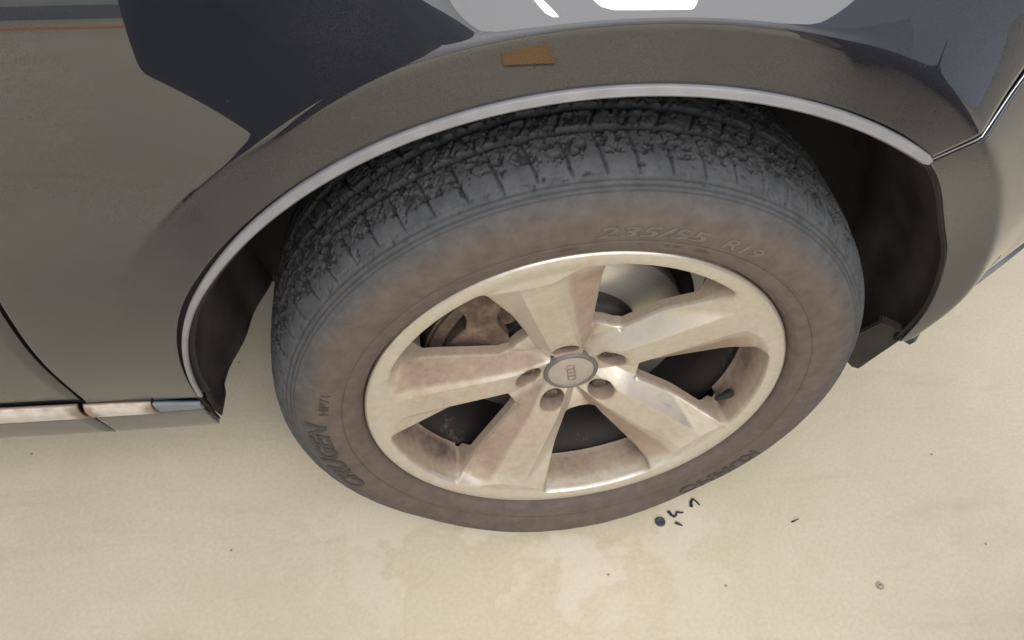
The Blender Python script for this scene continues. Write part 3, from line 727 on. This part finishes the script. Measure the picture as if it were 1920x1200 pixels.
scrap([(.180, .014), (.183, .008), (.187, .004), (.191, .006), (.193, .012)], 'rubber_scrap', 'hook shaped black rubber scrap beside the round grey plug', .0028)
scrap([(.194, .012), (.199, .010), (.204, .0105)], 'rubber_scrap', 'thin straight black rubber sliver touching the hook shaped scrap', .0018)
scrap([(.187, -.006), (.192, -.009), (.197, -.012)], 'rubber_scrap', 'short pointed black rubber scrap between plug and hook shaped scrap', .0026)
scrap([(.219, .019), (.220, .027), (.2245, .033), (.229, .028), (.233, .021)], 'rubber_scrap', 'black rubber scrap bent like a horseshoe beside the tyre', .0026)
scrap([(.374, -.019), (.380, -.017), (.387, -.0145)], 'rubber_scrap', 'lone thin dark sliver lying away from the other scraps', .0013, .0012)
bm = bmesh.new()
R_ = [[bm.verts.new((a*math.cos(i*math.pi/12), a*math.sin(i*math.pi/12), z)) for i in range(24)] for a, z in ((.0066, 0), (.0060, .0008), (.0048, .0008), (.0043, .0003), (.0028, .0003), (.0024, .0012), (.0010, .0015))]
for p_, q_ in zip(R_, R_[1:]):
    for i in range(24): bm.faces.new((p_[i], p_[(i+1) % 24], q_[(i+1) % 24], q_[i]))
bm.faces.new(R_[-1])
o = bm_obj('floor_stud', bm, simple('worn_grey_stud', (.34, .30, .24), .5, .1, 200, .5), None); o.location = (.477, -.130, .0005)
tag(o, 'small grey stud with raised ring set in the bare floor', 'stud')

# ------------------------------------------------------------------ the photographer, who shows as a dark shape in the paint
def person():
    J = {'pel': (-.36, -1.02, .95, .155, .12), 'bel': (-.36, -1.01, 1.10, .175, .13), 'che': (-.35, -.99, 1.30, .180, .135), 'nk0': (-.34, -.98, 1.44, .085, .075),
         'nk': (-.33, -.95, 1.52, .058, .058), 'hd': (-.32, -.90, 1.62, .078, .090), 'hd2': (-.315, -.89, 1.70, .070, .082),
         'lh': (-.435, -1.02, .86, .105, .105), 'lk': (-.455, -.99, .50, .075, .075), 'la': (-.47, -1.05, .10, .05, .05), 'lt': (-.50, -.86, .045, .045, .035),
         'rh': (-.285, -1.02, .86, .105, .105), 'rk': (-.275, -.99, .50, .075, .075), 'ra': (-.26, -1.05, .10, .05, .05), 'rt': (-.23, -.86, .045, .045, .035),
         'ls': (-.53, -1.00, 1.38, .062, .062), 'le': (-.515, -.97, 1.10, .065, .065), 'lw': (-.38, -.87, 1.13, .045, .045), 'lp': (-.31, -.84, 1.15, .036, .026),
         'rs': (-.17, -1.00, 1.38, .062, .062), 're': (-.17, -.95, 1.10, .06, .06), 'rw': (-.24, -.87, 1.15, .045, .045), 'rp': (-.20, -.83, 1.17, .036, .026)}
    E_ = [('pel', 'bel'), ('bel', 'che'), ('che', 'nk0'), ('nk0', 'nk'), ('nk', 'hd'), ('hd', 'hd2'), ('pel', 'lh'), ('lh', 'lk'), ('lk', 'la'), ('la', 'lt'), ('pel', 'rh'), ('rh', 'rk'), ('rk', 'ra'), ('ra', 'rt'),
          ('che', 'ls'), ('ls', 'le'), ('le', 'lw'), ('lw', 'lp'), ('che', 'rs'), ('rs', 're'), ('re', 'rw'), ('rw', 'rp')]
    rad = {k_: v[3:] for k_, v in J.items()}
    for s_, x_ in (('l', -1), ('r', 1)):      # five fingers holding up a phone
        w_ = Vector(J[s_+'p'][:3])
        for i in range(5):
            a = f'{s_}f{i}a'; b = f'{s_}f{i}b'; sp = (i-2)*.017
            J[a] = (w_.x+x_*.012, w_.y+.045-.012*(i == 4), w_.z+sp, 0, 0); J[b] = (w_.x-x_*.022, w_.y+.066-.02*(i == 4), w_.z+sp*.9, 0, 0)
            rad[a] = (.009, .009); rad[b] = (.0078, .0078); E_ += [(s_+'p', a), (a, b)]
    J = {k_: (v[0]-.13, v[1]+.16, *v[2:]) for k_, v in J.items()}
    ks = list(J); me = bpy.data.meshes.new('person'); me.from_pydata([J[k_][:3] for k_ in ks], [(ks.index(a), ks.index(b)) for a, b in E_], [])
    o = bpy.data.objects.new('person', me); COL.objects.link(o)
    t = NT('dark_work_clothes'); g = t.n('ShaderNodeNewGeometry'); s_ = t.n('ShaderNodeSeparateXYZ'); t.l(g.outputs['Position'], s_.inputs[0])
    nz_ = t.noise(60, 4); cl = t.ramp(nz_, [(.3, (.012, .013, .020)), (.7, (.022, .024, .033))])
    c = t.mix(t.math('GREATER_THAN', s_.outputs[2], 1.50), cl, (.42, .27, .20))
    c = t.mix(t.math('MULTIPLY', t.math('GREATER_THAN', s_.outputs[1], -.615), t.math('GREATER_THAN', s_.outputs[2], .6)), c, (.42, .27, .20))
    me.materials.append(t.set(color=c, rough=.8))
    md = o.modifiers.new('skin', 'SKIN'); sv = me.skin_vertices[0].data
    for i, k_ in enumerate(ks): sv[i].radius = rad[k_]; sv[i].use_root = (k_ == 'pel')
    md.use_smooth_shade = True; sd = o.modifiers.new('sub', 'SUBSURF'); sd.levels = sd.render_levels = 2
    return tag(o, 'person in dark work clothes mirrored in the car paint, holding up both hands', 'person')
person()
